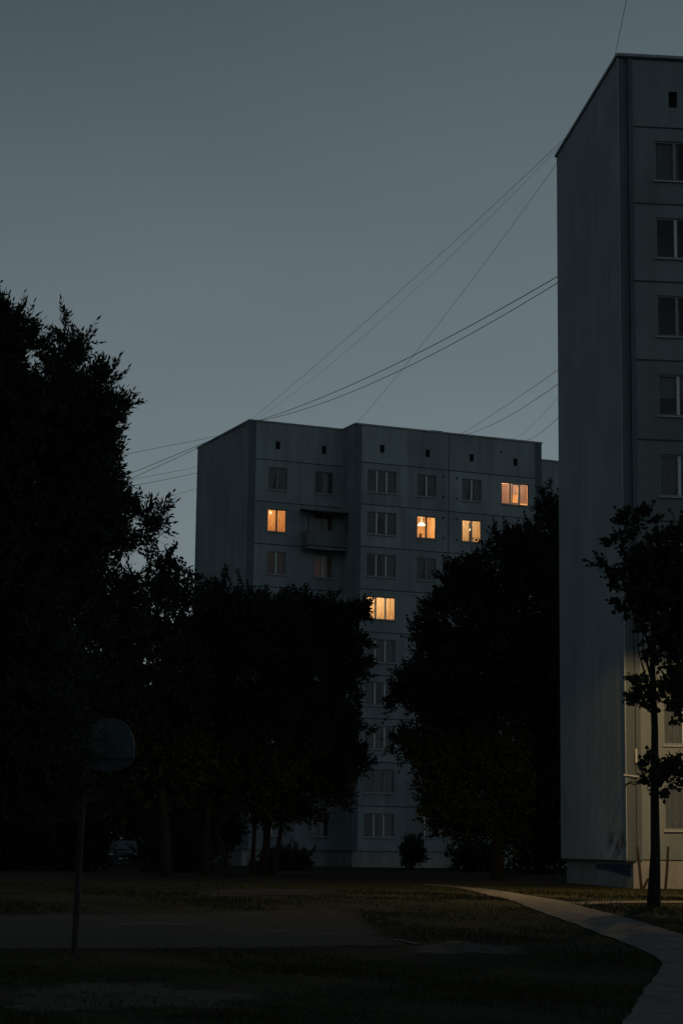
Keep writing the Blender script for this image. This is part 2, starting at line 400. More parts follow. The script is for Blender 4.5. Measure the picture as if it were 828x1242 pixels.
h = rng.uniform(.015,.055,k)*(1+.5*np.sin(xx*.9+yy*.5)); wd = rng.uniform(.004,.009,k)*(1+yy/40); th = rng.random(k)*6.28
lx, ly = rng.normal(0,.45,k)*h, rng.normal(0,.45,k)*h
V = np.zeros((k,3,3))
V[:,0] = np.stack([xx-wd*np.cos(th), yy-wd*np.sin(th), zz-.005],1); V[:,1] = np.stack([xx+wd*np.cos(th), yy+wd*np.sin(th), zz-.005],1)
V[:,2] = np.stack([xx+lx, yy+ly, zz+h],1)
tag(link('grass', quads_mesh('grass', V, M['grass'], 3)), 'short rough grass covering the dark lawn', 'grass', kind='stuff')

# ------------------------------------------------------------------ buildings
def facade(mb, x0, x1, z0, z1, y, openings, seams, vseams=(), depth=.14, jm=1):
    bays = sorted({(o[1]+p[0])/2 for o in openings for p in openings if p[0] > o[1] and not any(o[1] < q[0] < p[0] for q in openings)} | set(vseams)); tones = {}
    X = sorted({x0, x1, *bays, *[v for o in openings for v in (o[0], o[1])]}); Z = sorted({z0, z1, *[z for z in seams if z0 < z < z1], *[v for o in openings for v in (o[2], o[3])]})
    for i in range(len(X)-1):
        for j in range(len(Z)-1):
            xm, zm = (X[i]+X[i+1])/2, (Z[j]+Z[j+1])/2
            if any(o[0] < xm < o[1] and o[2] < zm < o[3] for o in openings): continue
            ky = (sum(b < xm for b in bays), sum(z < zm for z in seams)); tones.setdefault(ky, random.uniform(.88, 1.1))
            mb.t[len(mb.f)] = tones[ky]; mb.face([(X[i],y,Z[j]),(X[i+1],y,Z[j]),(X[i+1],y,Z[j+1]),(X[i],y,Z[j+1])])
    for a, b, c_, d in openings:
        e = y+depth
        mb.face([(a,y,c_),(a,e,c_),(a,e,d),(a,y,d)]); mb.face([(b,e,c_),(b,y,c_),(b,y,d),(b,e,d)])
        mb.face([(a,e,c_),(a,y,c_),(b,y,c_),(b,e,c_)]); mb.face([(a,y,d),(a,e,d),(b,e,d),(b,y,d)])
    for z in seams: mb.box(x0, y-.006, z-.03, x1, y-.001, z+.03, jm)
    for x in vseams: mb.box(x-.025, y-.009, z0, x+.025, y-.002, z1, jm)

WM = {}
def window_meshes(kind, w_, h_, mull, old):
    key = (kind, round(w_,2), round(h_,2), old)
    if key in WM: return WM[key]
    f = MB(); t = .055; y0, y1 = .06, .13
    f.box(0,y0,0,w_,y1,t); f.box(0,y0,h_-t,w_,y1,h_); f.box(0,y0,t,t,y1,h_-t); f.box(w_-t,y0,t,w_,y1,h_-t)
    for x in mull: f.box(x-.05, y0-.008, t, x+.05, y1-.004, h_-t, 1)
    fm = f.mesh('window', [M['frame_dark'], M['frame_old'] if old else M['frame']])
    g_ = MB(); g_.face([(t,.1,t),(w_-t,.1,t),(w_-t,.1,h_-t),(t,.1,h_-t)]); gm = g_.mesh('pane', M['glass'])
    s_ = MB(); s_.face([(-.05,-.09,-.03),(w_+.05,-.09,-.03),(w_+.05,.058,.012),(-.05,.058,.012)]); s_.box(-.05,-.092,-.06,w_+.05,-.086,-.028)
    s_.face([(-.05,-.09,-.055),(-.05,-.002,-.055),(w_+.05,-.002,-.055),(w_+.05,-.09,-.055)])
    s_.face([(-.05,-.09,-.055),(-.05,-.09,-.03),(-.05,-.003,-.004),(-.05,-.003,-.055)]); s_.face([(w_+.05,-.09,-.055),(w_+.05,-.003,-.055),(w_+.05,-.003,-.004),(w_+.05,-.09,-.03)])
    sm = s_.mesh('sill', M['sill'])
    WM[key] = (fm, gm, sm); return WM[key]
def curtain_mesh(mb, x0, x1, z0, z1, y, amp=.02, wl=.13, taper=0.):
    n_ = max(6, int((x1-x0)/.03)); ph = random.uniform(0, 6.28)
    p = []
    for i in range(n_+1):
        x = x0+(x1-x0)*i/n_; yy_ = y+amp*math.sin(2*math.pi*x/wl+ph)+amp*.5*math.sin(2*math.pi*x/(wl*2.3))
        xb = x + taper*(i/n_ if taper < 0 else (1-i/n_)*-1)*0
        p.append((x, yy_, z0, z1))
    for i in range(n_):
        a, b = p[i], p[i+1]
        if taper:                                       # curtain drawn aside: narrower at the bottom
            ref = x0 if taper < 0 else x1
            sa, sb = ref+(a[0]-ref)*(1-abs(taper)), ref+(b[0]-ref)*(1-abs(taper))
        else: sa, sb = a[0], b[0]
        mb.face([(sa,a[1],z0),(sb,b[1],z0),(b[0],b[1],z1),(a[0],a[1],z1)])
def room_mesh(w_, h_, d, m, wx=.35, name='interior'):
    mb = MB(); x0, x1, z0, z1, y0, y1 = -wx, w_+wx, -.75, h_+.28, .15, d
    mb.face([(x0,y1,z0),(x1,y1,z0),(x1,y1,z1),(x0,y1,z1)]); mb.face([(x0,y0,z0),(x0,y1,z0),(x0,y1,z1),(x0,y0,z1)])
    mb.face([(x1,y1,z0),(x1,y0,z0),(x1,y0,z1),(x1,y1,z1)]); mb.face([(x0,y0,z0),(x1,y0,z0),(x1,y1,z0),(x0,y1,z0)]); mb.face([(x0,y0,z1),(x0,y1,z1),(x1,y1,z1),(x1,y0,z1)])
    # inner face of the outer wall round the opening
    mb.face([(x0,y0,z0),(0,y0,z0),(0,y0,z1),(x0,y0,z1)]); mb.face([(w_,y0,z0),(x1,y0,z0),(x1,y0,z1),(w_,y0,z1)])
    mb.face([(0,y0,z0),(w_,y0,z0),(w_,y0,0),(0,y0,0)]); mb.face([(0,y0,h_),(w_,y0,h_),(w_,y0,z1),(0,y0,z1)])
    return mb.mesh(name, m)
DARKROOM = {}
def window(parent, x, y, z, w_, h_, panes, style='auto', lit=None, label=None, old=False):
    mull = {2: [w_*.5], 3: [w_*.335, w_*.665]}[panes]
    fm, gm, sm = window_meshes(panes, w_, h_, mull, old)
    win = link('window', fm, parent, (x,y,z))
    if label: win['label'] = label
    link('pane', gm, win); link('sill', sm, win)
    if lit is None:
        key = (round(w_,2), round(h_,2))
        if key not in DARKROOM: DARKROOM[key] = room_mesh(w_, h_, 1.6, M['dark'], .0)
        link('interior', DARKROOM[key], win)
        if style == 'auto': style = random.choice(['full','full','left','right','sides','sides','none','blind'])
        cb = MB(); m = M['net']
        if style == 'full': curtain_mesh(cb, .05, w_-.05, .02, h_-.05, .2)
        elif style == 'left': curtain_mesh(cb, .05, w_*.42, .02, h_-.05, .2)
        elif style == 'right': curtain_mesh(cb, w_*.55, w_-.05, .02, h_-.05, .2)
        elif style == 'sides': curtain_mesh(cb, .05, w_*.5, .02, h_-.05, .2, taper=-.55); curtain_mesh(cb, w_*.5, w_-.05, .02, h_-.05, .2, taper=.55)
        elif style == 'blind': curtain_mesh(cb, .05, w_-.05, h_*.45, h_-.05, .2, .003)
        elif style == 'flower': curtain_mesh(cb, .05, w_-.05, .02, h_-.05, .2); m = M['flower']
        if style != 'none': cb.build('curtain', m, win)
    return win
def point(x, y, z, e, col=(1,.6,.28), r=.06, parent=None):
    l = bpy.data.lights.new('room_light', 'POINT'); l.energy = e; l.color = col; l.shadow_soft_size = r
    o = bpy.data.objects.new('room_light', l); COL.objects.link(o); o.location = (x,y,z)
    if parent: o.parent = parent
    return o

ZB, HS = 2.394, 2.7                                    # first sill, storey height
# ---- the block in the middle distance
FA = (.8495, 122.2442, ZG); FTH = .4087
fb = empty('apartment_building', FA, FTH)
tag(fb, 'far grey nine storey panel block with six lit windows', 'apartment building')
zr = 28.27-ZG; zp = 1.55-ZG; zs = ZB-ZG
H_W = 1.44
cols2 = [(.83,2.88,3),(4.34,5.70,2),(7.56,8.97,2),(10.43,12.48,3)]
cols1 = [(-5.10,-3.81,2),(-1.91,-.63,2)]
op2 = [(a,b,zs+HS*k,zs+HS*k+H_W) for a,b,_ in cols2 for k in range(9)]
op1 = [(a,b,zs+HS*k,zs+HS*k+H_W) for a,b,_ in cols1 for k in range(9)]
vz = (26.6-ZG, 27.1-ZG)
v2_ = [1.86, 5.08, 8.26, 11.48]; v1_ = [-4.48, -1.3]
op2 += [(x-.16, x+.16, *vz) for x in v2_]; op1 += [(x-.16, x+.16, *vz) for x in v1_]
seams = [25.87-ZG-HS*k for k in range(9)]
FD = 2.054; SB = 3.0
wl = MB()
facade(wl, 0, 13.4, zp, zr, 0, op2, seams, (6.58,))
facade(wl, -6.42, 0, zp, zr, FD, op1, seams)
wl.face([(0,0,zp),(0,FD,zp),(0,FD,zr),(0,0,zr)])                                   # return of the projecting half
wl.face([(-6.42,FD+9.9,zp),(-6.42,FD,zp),(-6.42,FD,zr),(-6.42,FD+9.9,zr)])         # left gable
wl.face([(13.4,0,zp),(13.4,SB,zp),(13.4,SB,zr),(13.4,0,zr)])
facade(wl, 13.4, 26, zp, zr-.45, SB, [(a,a+1.4,zs+HS*k,zs+HS*k+H_W) for a in (15.6,19.4) for k in range(9)]+[(14.05,14.35,26.1-ZG,26.6-ZG)], [s_-.3 for s_ in seams])
wl.face([(26,SB,zp),(26,SB+11,zp),(26,SB+11,zr-.45),(26,SB,zr-.45)])
wl.face([(26,SB+11,zp),(-6.42,FD+9.9,zp),(-6.42,FD+9.9,zr-.45),(26,SB+11,zr-.45)]); wl.face([(13.4,SB,zr-.45),(13.4,SB+10,zr-.45),(13.4,SB+10,zr),(13.4,SB,zr)])
wl.face([(-6.42,FD+9.9,zr-.45),(13.4,SB+9.85,zr-.45),(13.4,SB+9.85,zr),(-6.42,FD+9.9,zr)])
for P in ([(0,0),(13.4,0),(13.4,SB),(26,SB),(26,SB+11),(-6.42,FD+9.9),(-6.42,FD),(0,FD)],): wl.face([(x,y,zp) for x,y in P][::-1])
wl.build('wall', [M['panel'], M['joint']], fb)
pl = MB(); P = [(.12,.12),(13.28,.12),(13.28,SB+.12),(25.9,SB+.12),(25.9,SB+10.9),(-6.3,FD+9.8),(-6.3,FD+.12),(.12,FD+.12)]
for i in range(len(P)):
    a, b = P[i], P[(i+1)%len(P)]; pl.face([(*a,-.6),(*b,-.6),(*b,zp),(*a,zp)])
pl.build('plinth', M['plinth'], fb)
rf = MB(); rf.face([(-6.35,FD+.05,zr-.25),(13.3,FD+.05,zr-.25),(13.3,SB+9.7,zr-.25),(-6.35,FD+9.8,zr-.25)]); rf.face([(.05,.05,zr-.25),(13.3,.05,zr-.25),(13.3,FD+.05,zr-.25),(.05,FD+.05,zr-.25)])
rf.face([(13.4,SB,zr-.5),(26,SB,zr-.5),(26,SB+11,zr-.5),(13.4,SB+10,zr-.5)])
roof = rf.build('roof', M['roof'], fb)
cp = MB()
cp.box(-.07,-.07,zr,13.47,.28,zr+.09); cp.box(-.07,.28,zr,.28,FD-.07,zr+.09); cp.box(-6.49,FD-.07,zr,.28,FD+.28,zr+.09)
cp.box(-6.49,FD+.28,zr,-6.14,FD+9.95,zr+.09); cp.box(13.12,.28,zr,13.47,SB+9.8,zr+.09); cp.box(13.47,SB-.07,zr-.45,26.07,SB+.28,zr-.36); cp.box(-6.14,FD+9.6,zr,13.12,FD+9.95,zr+.09)
cp.build('parapet_cap', M['cap'], fb)
for x0, x1, y in ((-6.44,-5.97,FD),(-.02,.4,0),(12.96,13.42,0)):
    b = MB(); b.box(x0, y-.03, zp, x1, y+.05, zr-.002); b.build('corner_pier', M['pier'], fb)
for x, y, za, zb2 in [(x,0,*vz) for x in v2_]+[(x,FD,*vz) for x in v1_]+[(14.2,SB,26.1-ZG,26.6-ZG)]:
    vt = MB(); vt.box(x-.16, y+.12, za, x+.16, y+.13, zb2); vt.build('vent_opening', M['void'], fb)
for (x,y) in ((-5.2,FD+4.6),(6.3,1.6)):                # flat hatch caps on the roof
    b = MB(); b.box(x-.3,y-.3,zr-.25,x+.3,y+.3,zr+.3); b.box(x-.42,y-.42,zr+.3,x+.42,y+.42,zr+.42); b.build('roof_vent', M['void'], roof)
for (x,z) in [(6.2,25.42),(6.2,24.07),(7.18,25.4),(7.18,24.05),(6.2,22.72),(6.2,21.4),(7.18,22.7),(7.18,21.35),(6.2,20.0),(10.41,27.44)]:
    hb = MB(); hb.box(x-.055,-.008,z-ZG-.07,x+.055,.02,z-ZG+.07); hb.build('vent_hole', M['void'], fb)

styles1 = {(0,8):'sides',(1,8):'right',(0,6):'flower',(1,6):'flower'}
lit_done = []
def lit_room(win, w_, h_, energy, lampx, col=(1,.73,.42), lampz=None, d=3.2):
    r = link('interior', room_mesh(w_, h_, d, M['wallpaper'], .5), win)
    point(lampx, d*.45, h_-.02 if lampz is None else lampz, energy, col, .07, win)
EN = 68.
for ci, (a,b,np_) in enumerate(cols1):
    for k in range(9):
        z = zs+HS*k
        if (ci,k) == (1,7): continue
        if (ci,k) == (0,7):
            wn = window(fb, a, FD, z, b-a, H_W, np_, lit=1, old=True, label='lit window with orange curtains on the recessed left half')
            lit_room(wn, b-a, H_W, EN*1.0, .35)
            cb = MB(); curtain_mesh(cb, .04, b-a-.04, .03, H_W-.05, .22, .03, .16); cb.build('curtain', M['warmcurt'], wn)
            lb = MB(); lb.tube([(.28,.2,H_W-.16),(.28,.2,H_W-.26)], .05, 8); lb.build('lamp', M['bulb'], wn)
            continue
        dim = (ci,k) in ((0,6),(1,6))
        wn = window(fb, a, FD, z, b-a, H_W, np_, styles1.get((ci,k),'auto'), old=random.random() < .4,
               label='dim window with a reddish curtain' if dim else None)
        if dim: point(.35, .9, .55 if ci else 1.1, 1.6 if ci else .7, (1,.58,.38), .05, wn)
for ci, (a,b,np_) in enumerate(cols2):
    for k in range(9):
        z = zs+HS*k; w_ = b-a
        if (ci,k) == (0,5):
            wn = window(fb, a, 0, z, w_, H_W, 3, lit=1, label='lit three pane window with sheer curtains, lowest of the lit ones')
            lit_room(wn, w_, H_W, EN*1.35, w_*.5, (1,.77,.47))
            cb = MB(); curtain_mesh(cb, .04, w_*.36, .03, H_W-.05, .22, .03, .17); curtain_mesh(cb, w_*.4, w_-.04, .03, H_W-.05, .22, .03, .17); cb.build('curtain', M['sheer'], wn)
        elif (ci,k) == (1,7):
            wn = window(fb, a, 0, z, w_, H_W, 2, lit=1, old=True, label='lit window showing a pendant lamp and a potted plant')
            lit_room(wn, w_, H_W, EN*.75, w_*.5, (1,.67,.35), 1.25, 2.6)
            lb = MB(); prof = [(.03,.42),(.1,.4),(.2,.33),(.26,.24)]
            for j in range(len(prof)-1):
                for q in range(16):
                    t0, t1 = q*math.pi/8, (q+1)*math.pi/8; r0, h0 = prof[j]; r1, h1 = prof[j+1]; cx, cy, cz = w_*.5, .75, .72
                    lb.face([(cx+r0*math.cos(t0),cy+r0*math.sin(t0),cz+h0),(cx+r1*math.cos(t0),cy+r1*math.sin(t0),cz+h1),(cx+r1*math.cos(t1),cy+r1*math.sin(t1),cz+h1),(cx+r0*math.cos(t1),cy+r0*math.sin(t1),cz+h0)])
            lb.tube([(w_*.5,.75,1.13),(w_*.5,.75,H_W+.28)], .012, 5); lb.build('pendant_lamp', M['bulb'], wn)
            pp = MB(); pp.tube([(.34,.22,.03),(.34,.22,.2)], [.06,.085], 10)
            for q in range(14):
                t_ = q*.45; pp.face([(.34,.22,.2),(.34+.1*math.cos(t_)-.02,.22+.05*math.sin(t_),.28),(.34+.16*math.cos(t_),.22+.08*math.sin(t_),.3+.08*random.random()),(.34+.1*math.cos(t_)+.03,.22+.05*math.sin(t_),.25)])
            pp.build('potted_plant', M['leaf'], wn)
        elif (ci,k) == (2,7):
            wn = window(fb, a, 0, z, w_, H_W, 2, lit=1, old=True, label='lit two pane window with a dark post between pale sheer curtains')
            lit_room(wn, w_, H_W, EN*1.0, w_*.35, (1,.76,.48))
            cb = MB(); curtain_mesh(cb, .04, w_*.44, .03, H_W-.05, .22, .02, .12); curtain_mesh(cb, w_*.58, w_-.04, .03, H_W-.05, .22, .02, .12); cb.build('curtain', M['sheer'], wn)
            dk = MB(); dk.box(w_*.45, .3, .0, w_*.57, .36, H_W-.1); dk.build('window_post', M['void'], wn)
            lb = MB(); lb.tube([(w_*.5,.19,.78),(w_*.5,.19,.9)], .05, 8); lb.build('lamp', M['bulb'], wn)
        elif (ci,k) == (3,8):
            wn = window(fb, a, 0, z, w_, H_W, 3, lit=1, label='lit three pane window with mauve blinds and an open middle sash')
            lit_room(wn, w_, H_W, EN*1.5, w_*.5, (1,.72,.45))
            cb = MB(); curtain_mesh(cb, .04, w_*.34, .03, H_W-.05, .2, .002); curtain_mesh(cb, w_*.67, w_-.04, .16, H_W-.05, .2, .002); curtain_mesh(cb, w_*.35, w_*.66, H_W*.5, H_W-.05, .3, .002); cb.build('blind', M['mauve'], wn)
            sh = MB(); x0, x1 = w_*.37, w_*.63
            def q_(x,z_): return (x, .05-.16*(z_/H_W), z_)
            for (xa,za,xb,zb_) in ((x0,.07,x1,.13),(x0,H_W-.13,x1,H_W-.07),(x0,.13,x0+.05,H_W-.13),(x1-.05,.13,x1,H_W-.13)):
                sh.face([q_(xa,za),q_(xb,za),q_(xb,zb_),q_(xa,zb_)]); sh.face([(p[0],p[1]+.04,p[2]) for p in (q_(xa,za),q_(xb,za),q_(xb,zb_),q_(xa,zb_))])
            sh.build('tilted_sash', M['frame'], wn)
        else:
            window(fb, a, 0, z, w_, H_W, np_, old=random.random() < .3)
for a in (15.6,19.4):
    for k in range(9): window(fb, a, SB, zs+HS*k, 1.4, H_W, 2)
# balcony on the recessed half
z0 = 20.40-ZG; bx0, bx1, by = -2.78, -.02, FD-1.0
bal = MB(); bal.box(bx0,by,z0-.16,bx1,FD-.001,z0); bal = bal.build('balcony', M['pier_dark'], fb); bal['label'] = 'dark roofed balcony in the recessed corner'
rl = MB(); rl.box(bx0+.04,by+.02,z0+.06,bx1-.04,by+.07,z0+1.02); rl.box(bx0+.02,by+.07,z0+.06,bx0+.07,FD-.002,z0+1.02)
for i in range(23): x = bx0+.1+i*.118; rl.box(x,by-.005,z0+.08,x+.05,by+.02,z0+1.0)
rl.box(bx0,by-.02,z0+1.02,bx1-.02,by+.1,z0+1.07); rl.build('railing', M['pier_dark'], bal)
for x in (bx0+.05,bx1-.1):
    ps = MB(); ps.box(x,by+.02,z0+1.07,x+.06,by+.08,z0+2.26); ps.build('post', M['joint'], bal)
cn = MB(); cn.face([(bx0-.15,by-.2,z0+2.26),(bx1,by-.2,z0+2.26),(bx1,FD,z0+2.5),(bx0-.15,FD,z0+2.5)]); cn.face([(bx0-.15,by-.2,z0+2.2),(bx1,by-.2,z0+2.2),(bx1,by-.2,z0+2.26),(bx0-.15,by-.2,z0+2.26)])
cn.face([(bx0-.15,by-.2,z0+2.2),(bx0-.15,FD,z0+2.44),(bx1,FD,z0+2.44),(bx1,by-.2,z0+2.2)]); cn.build('canopy', M['roof'], bal)
dw = window(fb, -1.91, FD, zs+HS*7, 1.28, H_W, 2, 'flower', old=True)

# ---- the tall block on the right
RA = (9.1869, 63.2215, ZG); RTH = .1005
rb = empty('apartment_building', RA, RTH)
tag(rb, 'near panel block at the right edge with a ribbed blank end wall', 'apartment building')
zr = 28.33-ZG; zp = 1.46-ZG; RW = 32.; RD = 9.93
vz = (26.6-ZG, 27.17-ZG); H_R = 1.40
cols = [(1.22,3.27,3),(5.0,6.36,2),(8.2,9.56,2),(11.3,13.35,3),(15.4,17.45,3)]
op = [(a,b,zs+HS*k,zs+HS*k+H_R) for a,b,_ in cols for k in range(9)] + [(x-.15,x+.15,*vz) for x in (1.88,5.7,8.9,12.3)]
wl = MB(); facade(wl, .46, RW, zp, zr, 0, op, [25.86-ZG-HS*k for k in range(9)], (4.2,10.4), jm=1)
wl.face([(RW,0,zp),(RW,RD,zp),(RW,RD,zr),(RW,0,zr)]); wl.face([(RW,RD,zp),(.3,RD,zp),(.3,RD,zr),(RW,RD,zr)]); wl.face([(.2,.02,zp),(.2,RD,zp),(RW,RD,zp),(RW,.02,zp)])
wl.build('wall', [M['panel_pale'], M['joint']], rb)
# corner pier: three vertical ribs of differing depth
for i, (x0,x1,y) in enumerate(((-.0,.16,-.02),(.16,.31,.03),(.31,.47,-.05))):
    b = MB(); b.box(x0, y, zp-.03, x1, .12, zr-.002); b.build('corner_pier', M['pier'], rb, bevel=.012)
# ribbed gable cladding
cl = MB(); yb = .1; y = yb; prof = [(-.0,.1)]
pitch = .2
while y < RD-.3:
    prof += [(-.0,y+.11),(-.005,y+.125),(-.005,y+.185),(-.0,y+.20)]; y += pitch
prof.append((0., RD))
for (xa,ya),(xb,yb_) in zip(prof, prof[1:]): cl.face([(xa-.002,yb_ if False else ya,zp-.03),(xa-.002,ya,zr),(xb-.002,yb_,zr),(xb-.002,yb_,zp-.03)])
cl.face([(0,RD,zp-.03),(0,RD,zr),(.32,RD,zr),(.32,RD,zp-.03)]); cl.face([(-.002,.1,zp-.03),(-.002,RD,zp-.03),(.25,RD,zp-.03),(.25,.1,zp-.03)])
cl.build('end_wall_cladding', M['cladding'], rb)
tr = MB(); tr.box(-.035,-.03,zp-.02,-.004,.098,zr-.003); tr.build('corner_trim', M['cladding'], rb)
pl = MB(); pl.box(.2,.05,-.7,RW-.1,RD-.1,zp-.034); pl.build('plinth', M['plinth'], rb)
lp = MB(); lp.box(-.06,-.02,zp-.075,.28,RD+.02,zp-.033); lp.build('drip_flashing', M['joint'], rb)
cp = MB(); cp.box(-.07,-.09,zr,RW+.07,.3,zr+.1); cp.box(-.07,.3,zr,.28,RD+.07,zr+.1); cp.box(.28,RD-.28,zr,RW+.07,RD+.07,zr+.1); cp.build('parapet_cap', M['cap'], rb)
tm = MB(); tm.box(-.045,-.05,zr-.07,RW,-.008,zr-.0); tm.build('parapet_fascia', M['joint'], rb)
rf = MB(); rf.face([(0,0,zr-.2),(RW,0,zr-.2),(RW,RD,zr-.2),(0,RD,zr-.2)]); rf.build('roof', M['roof'], rb)
for x in (1.88,5.7,8.9,12.3): vt = MB(); vt.box(x-.15,.12,vz[0],x+.15,.13,vz[1]); vt.build('vent_opening', M['void'], rb)
for x in (2.2,5.7,8.9): vt = MB(); vt.box(x-.25,.035,.35,x+.25,.047,.62); vt.build('vent_opening', M['void'], rb)
rs = {8:'left',7:'none',6:'none',5:'blind',4:'sides',3:'none',2:'none',1:'full',0:'full'}
for ci, (a,b,np_) in enumerate(cols):
    for k in range(9):
        window(rb, a, 0, zs+HS*k, b-a, H_R, np_, rs[k] if ci == 0 else 'auto', old=(k in (8,6)))
# things fixed to the corner, sprayed marks and the blue patch on the plinth
bk = MB(); z = 4.08-ZG
bk.tube([(-.12,-.1,z+.03),(.38,-.12,z-.02)], .022, 6); bk.tube([(.3,-.1,4.5-ZG),(.3,-.1,4.95-ZG)], .035, 8)
br = bk.build('bracket', M['white'], rb)
b2 = MB(); b2.tube([(.42,-.12,3.86-ZG),(.1,-.1,3.9-ZG),(-.04,-.1,3.82-ZG),(-.1,-.08,3.6-ZG)], .02, 6); b2.tube([(.34,-.02,3.7-ZG),(.34,-.02,4.95-ZG)], .03, 6); b2.build('bracket_arm', M['wire'], br)
sp = MB()
for (y,z,sy,sz) in ((.5,2.1,.4,.4),(1.2,1.85,.5,.25),(2.0,2.15,.6,.3)):
    pts = []
    for i in range(40):
        t = i/39*2*math.pi; pts.append((-.018, y+sy*(i/39-.5)+.14*math.sin(4*t+y), z-ZG+sz*.5*math.sin(3*t+y*3)+.1*math.sin(7*t)))
    sp.tube(pts, .007, 5)
sp.build('sprayed_marks', M['spray'], rb)
pb = MB(); pb.face([(.194,.3,.74),(.194,.3,.2+.15),(.194,1.9,.42),(.194,3.1,.5),(.194,5.2,.55),(.194,5.2,.74)]); pb.build('painted_patch', M['paint_blue'], rb)

# ------------------------------------------------------------------ stakes, hoop, car, lamp
def stake(bpx, tpx, Y, label):
    a, b = at(*bpx, Y), at(*tpx, Y-.05); a.z = ZG-.15
    mb = MB(); mb.tube([(0,0,0), (b-a)*.5+Vector((.01,0,0)), b-a], [.05,.046,.04], 7); o = mb.build('wooden_stake', M['wood'], None, a)
    tag(o, label, 'stake', 'wooden stakes by the corner of the near block')
stake((778,1076), (772.5,1028), 61.5, 'brown stake standing left of the young tree trunk')
stake((776,1076), (785.5,1066), 61.2, 'short brown stake slanting at the foot of the taller one')
stake((806,1078), (810,1027), 61.6, 'brown stake standing right of the young tree trunk')

hp = gp(90,1157); hoop = empty('basketball_hoop', hp, R(-14))
tag(hoop, 'tall basketball hoop with fan shaped backboard at the court edge', 'basketball hoop')
b = MB(); b.tube([(0,0,-.2),(.03,0,1.4),(.06,0,2.62),(.06,0,3.1),(.1,-.0,3.3)], [.055,.05,.046,.04,.036], 10); b.build('pole', M['rust'], hoop)
b = MB(); b.tube([(.08,0,2.75),(.14,.15,2.98),(.3,.27,3.1)], .03, 8); b.tube([(.08,0,3.25),(.14,.15,3.3),(.3,.27,3.35)], .03, 8); b.build('support_arm', M['rust'], hoop)
bd = MB(); cx, cy = .34, .3; ring = []
W2, zb_, zt_ = .43, 2.84, 3.66
ring = [(-.36,2.90),(-.2,2.83),(0,2.81),(.2,2.83),(.36,2.90),(W2,3.02)]
for i in range(0, 13): t = math.pi*i/12; ring.append((W2*math.cos(t)*(1 if abs(math.cos(t))>.01 else 1), 3.2+.46*math.sin(t)))
ring.append((-W2,3.02))
n_ = len(ring); f0 = [(cx+x,cy,z) for x,z in ring]; f1 = [(cx+x,cy+.03,z) for x,z in ring]
bd.face(f0[::-1]); bd.face(f1)
for i in range(n_): bd.face([f0[i],f0[(i+1)%n_],f1[(i+1)%n_],f1[i]])
bb = bd.build('backboard', M['board'], hoop)
ln = MB(); l2 = MB(); ln.box(cx-.41,cy-.03,3.0,cx+.41,cy-.002,3.03)
for (xa,za,xb,zb2) in ((-.22,3.12,.22,3.15),(-.22,3.41,.22,3.44),(-.22,3.15,-.19,3.41),(.19,3.15,.22,3.41)): l2.box(cx+xa,cy+.032,za,cx+xb,cy+.036,zb2)
ln.build('brace', M['boardline'], bb); l2.build('painted_line', M['boardline'], bb)
rm = MB(); cyr = cy+.3; rm.tube([(cx+.225*math.cos(2*math.pi*i/24),cyr+.225*math.sin(2*math.pi*i/24),2.98) for i in range(25)], .011, 6, cap=False); rm.tube([(cx,cy+.03,2.97),(cx,cyr-.22,2.98)], .02, 6); rm.build('rim', M['rim'], hoop)

cl_ = at(150,1050,108); car = empty('parked_car', (cl_.x, 108, ZG+.0), R(6))
tag(car, 'dark parked car facing the court beneath the left trees', 'car')
prof = [(-2.1,.3),(-2.15,.62),(-2.0,.78),(-1.15,.9),(-.45,1.4),(1.0,1.44),(1.75,1.0),(2.1,.95),(2.15,.5),(2.08,.3)]
cb = MB()
def hw(z): return .86 if z < .92 else .86-.26*(z-.92)/.52
L_ = [(-hw(z),y,z) for y,z in prof]; R_ = [(hw(z),y,z) for y,z in prof]
cb.face(L_); cb.face(R_[::-1])
for i in range(len(prof)): j = (i+1)%len(prof); cb.face([L_[i],R_[i],R_[j],L_[j]])
cb.build('body', M['carpaint'], car, bevel=.05)
ws = MB(); ws.face([(-.72,-1.13,.945),(.72,-1.13,.945),(.56,-.53,1.375),(-.56,-.53,1.375)]); ws.build('windscreen', M['cargl'], car)
for sx_ in (-1,1):
    hl = MB(); hl.box(sx_*.72-.14,-2.19,.6,sx_*.72+.14,-2.08,.74); hl.build('headlight', M['chrome'], car, bevel=.03)
    mi = MB(); mi.box(sx_*.98-.1,-.85,.95,sx_*.98+.1,-.75,1.07); mi.build('mirror', M['carpaint'], car, bevel=.03)
    for y in (-1.3,1.3):
        wh = MB(); wh.tube([(sx_*.62,y,.31),(sx_*.88,y,.31)], .31, 20); wh.build('wheel', M['tyre'], car)
pn = MB(); pn.box(-.26,-2.185,.4,.26,-2.165,.5); pn.build('number_plate', M['sill'], car)

lx, ly = 9.65, 53.0
lamp = empty('street_lamp', (lx, ly, terrain(ly)), 0)
tag(lamp, 'tall street lamp with a warm light beside the path', 'street lamp')
b = MB(); b.tube([(1.2,0,-.3),(1.2,0,4),(1.2,0,7.6),(.9,0,8.1),(.3,0,8.25)], [.09,.08,.06,.05,.045], 10); b.build('pole', M['steel'], lamp)
b = MB(); b.box(-.3,-.14,8.2,.35,.14,8.34); b.build('lamp_head', M['steel'], lamp, bevel=.03)
b = MB(); b.box(-.24,-.1,8.17,.22,.1,8.199); b.build('lamp_glass', M['lampglow'], lamp)
sl = bpy.data.lights.new('street_light', 'SPOT'); sl.energy = 2700; sl.color = (1,.64,.26); sl.spot_size = R(175); sl.spot_blend = .1; sl.shadow_soft_size = .12
sl.use_nodes = True; ln_ = sl.node_tree; em = ln_.nodes['Emission']            # road optics: less straight down, more to the sides
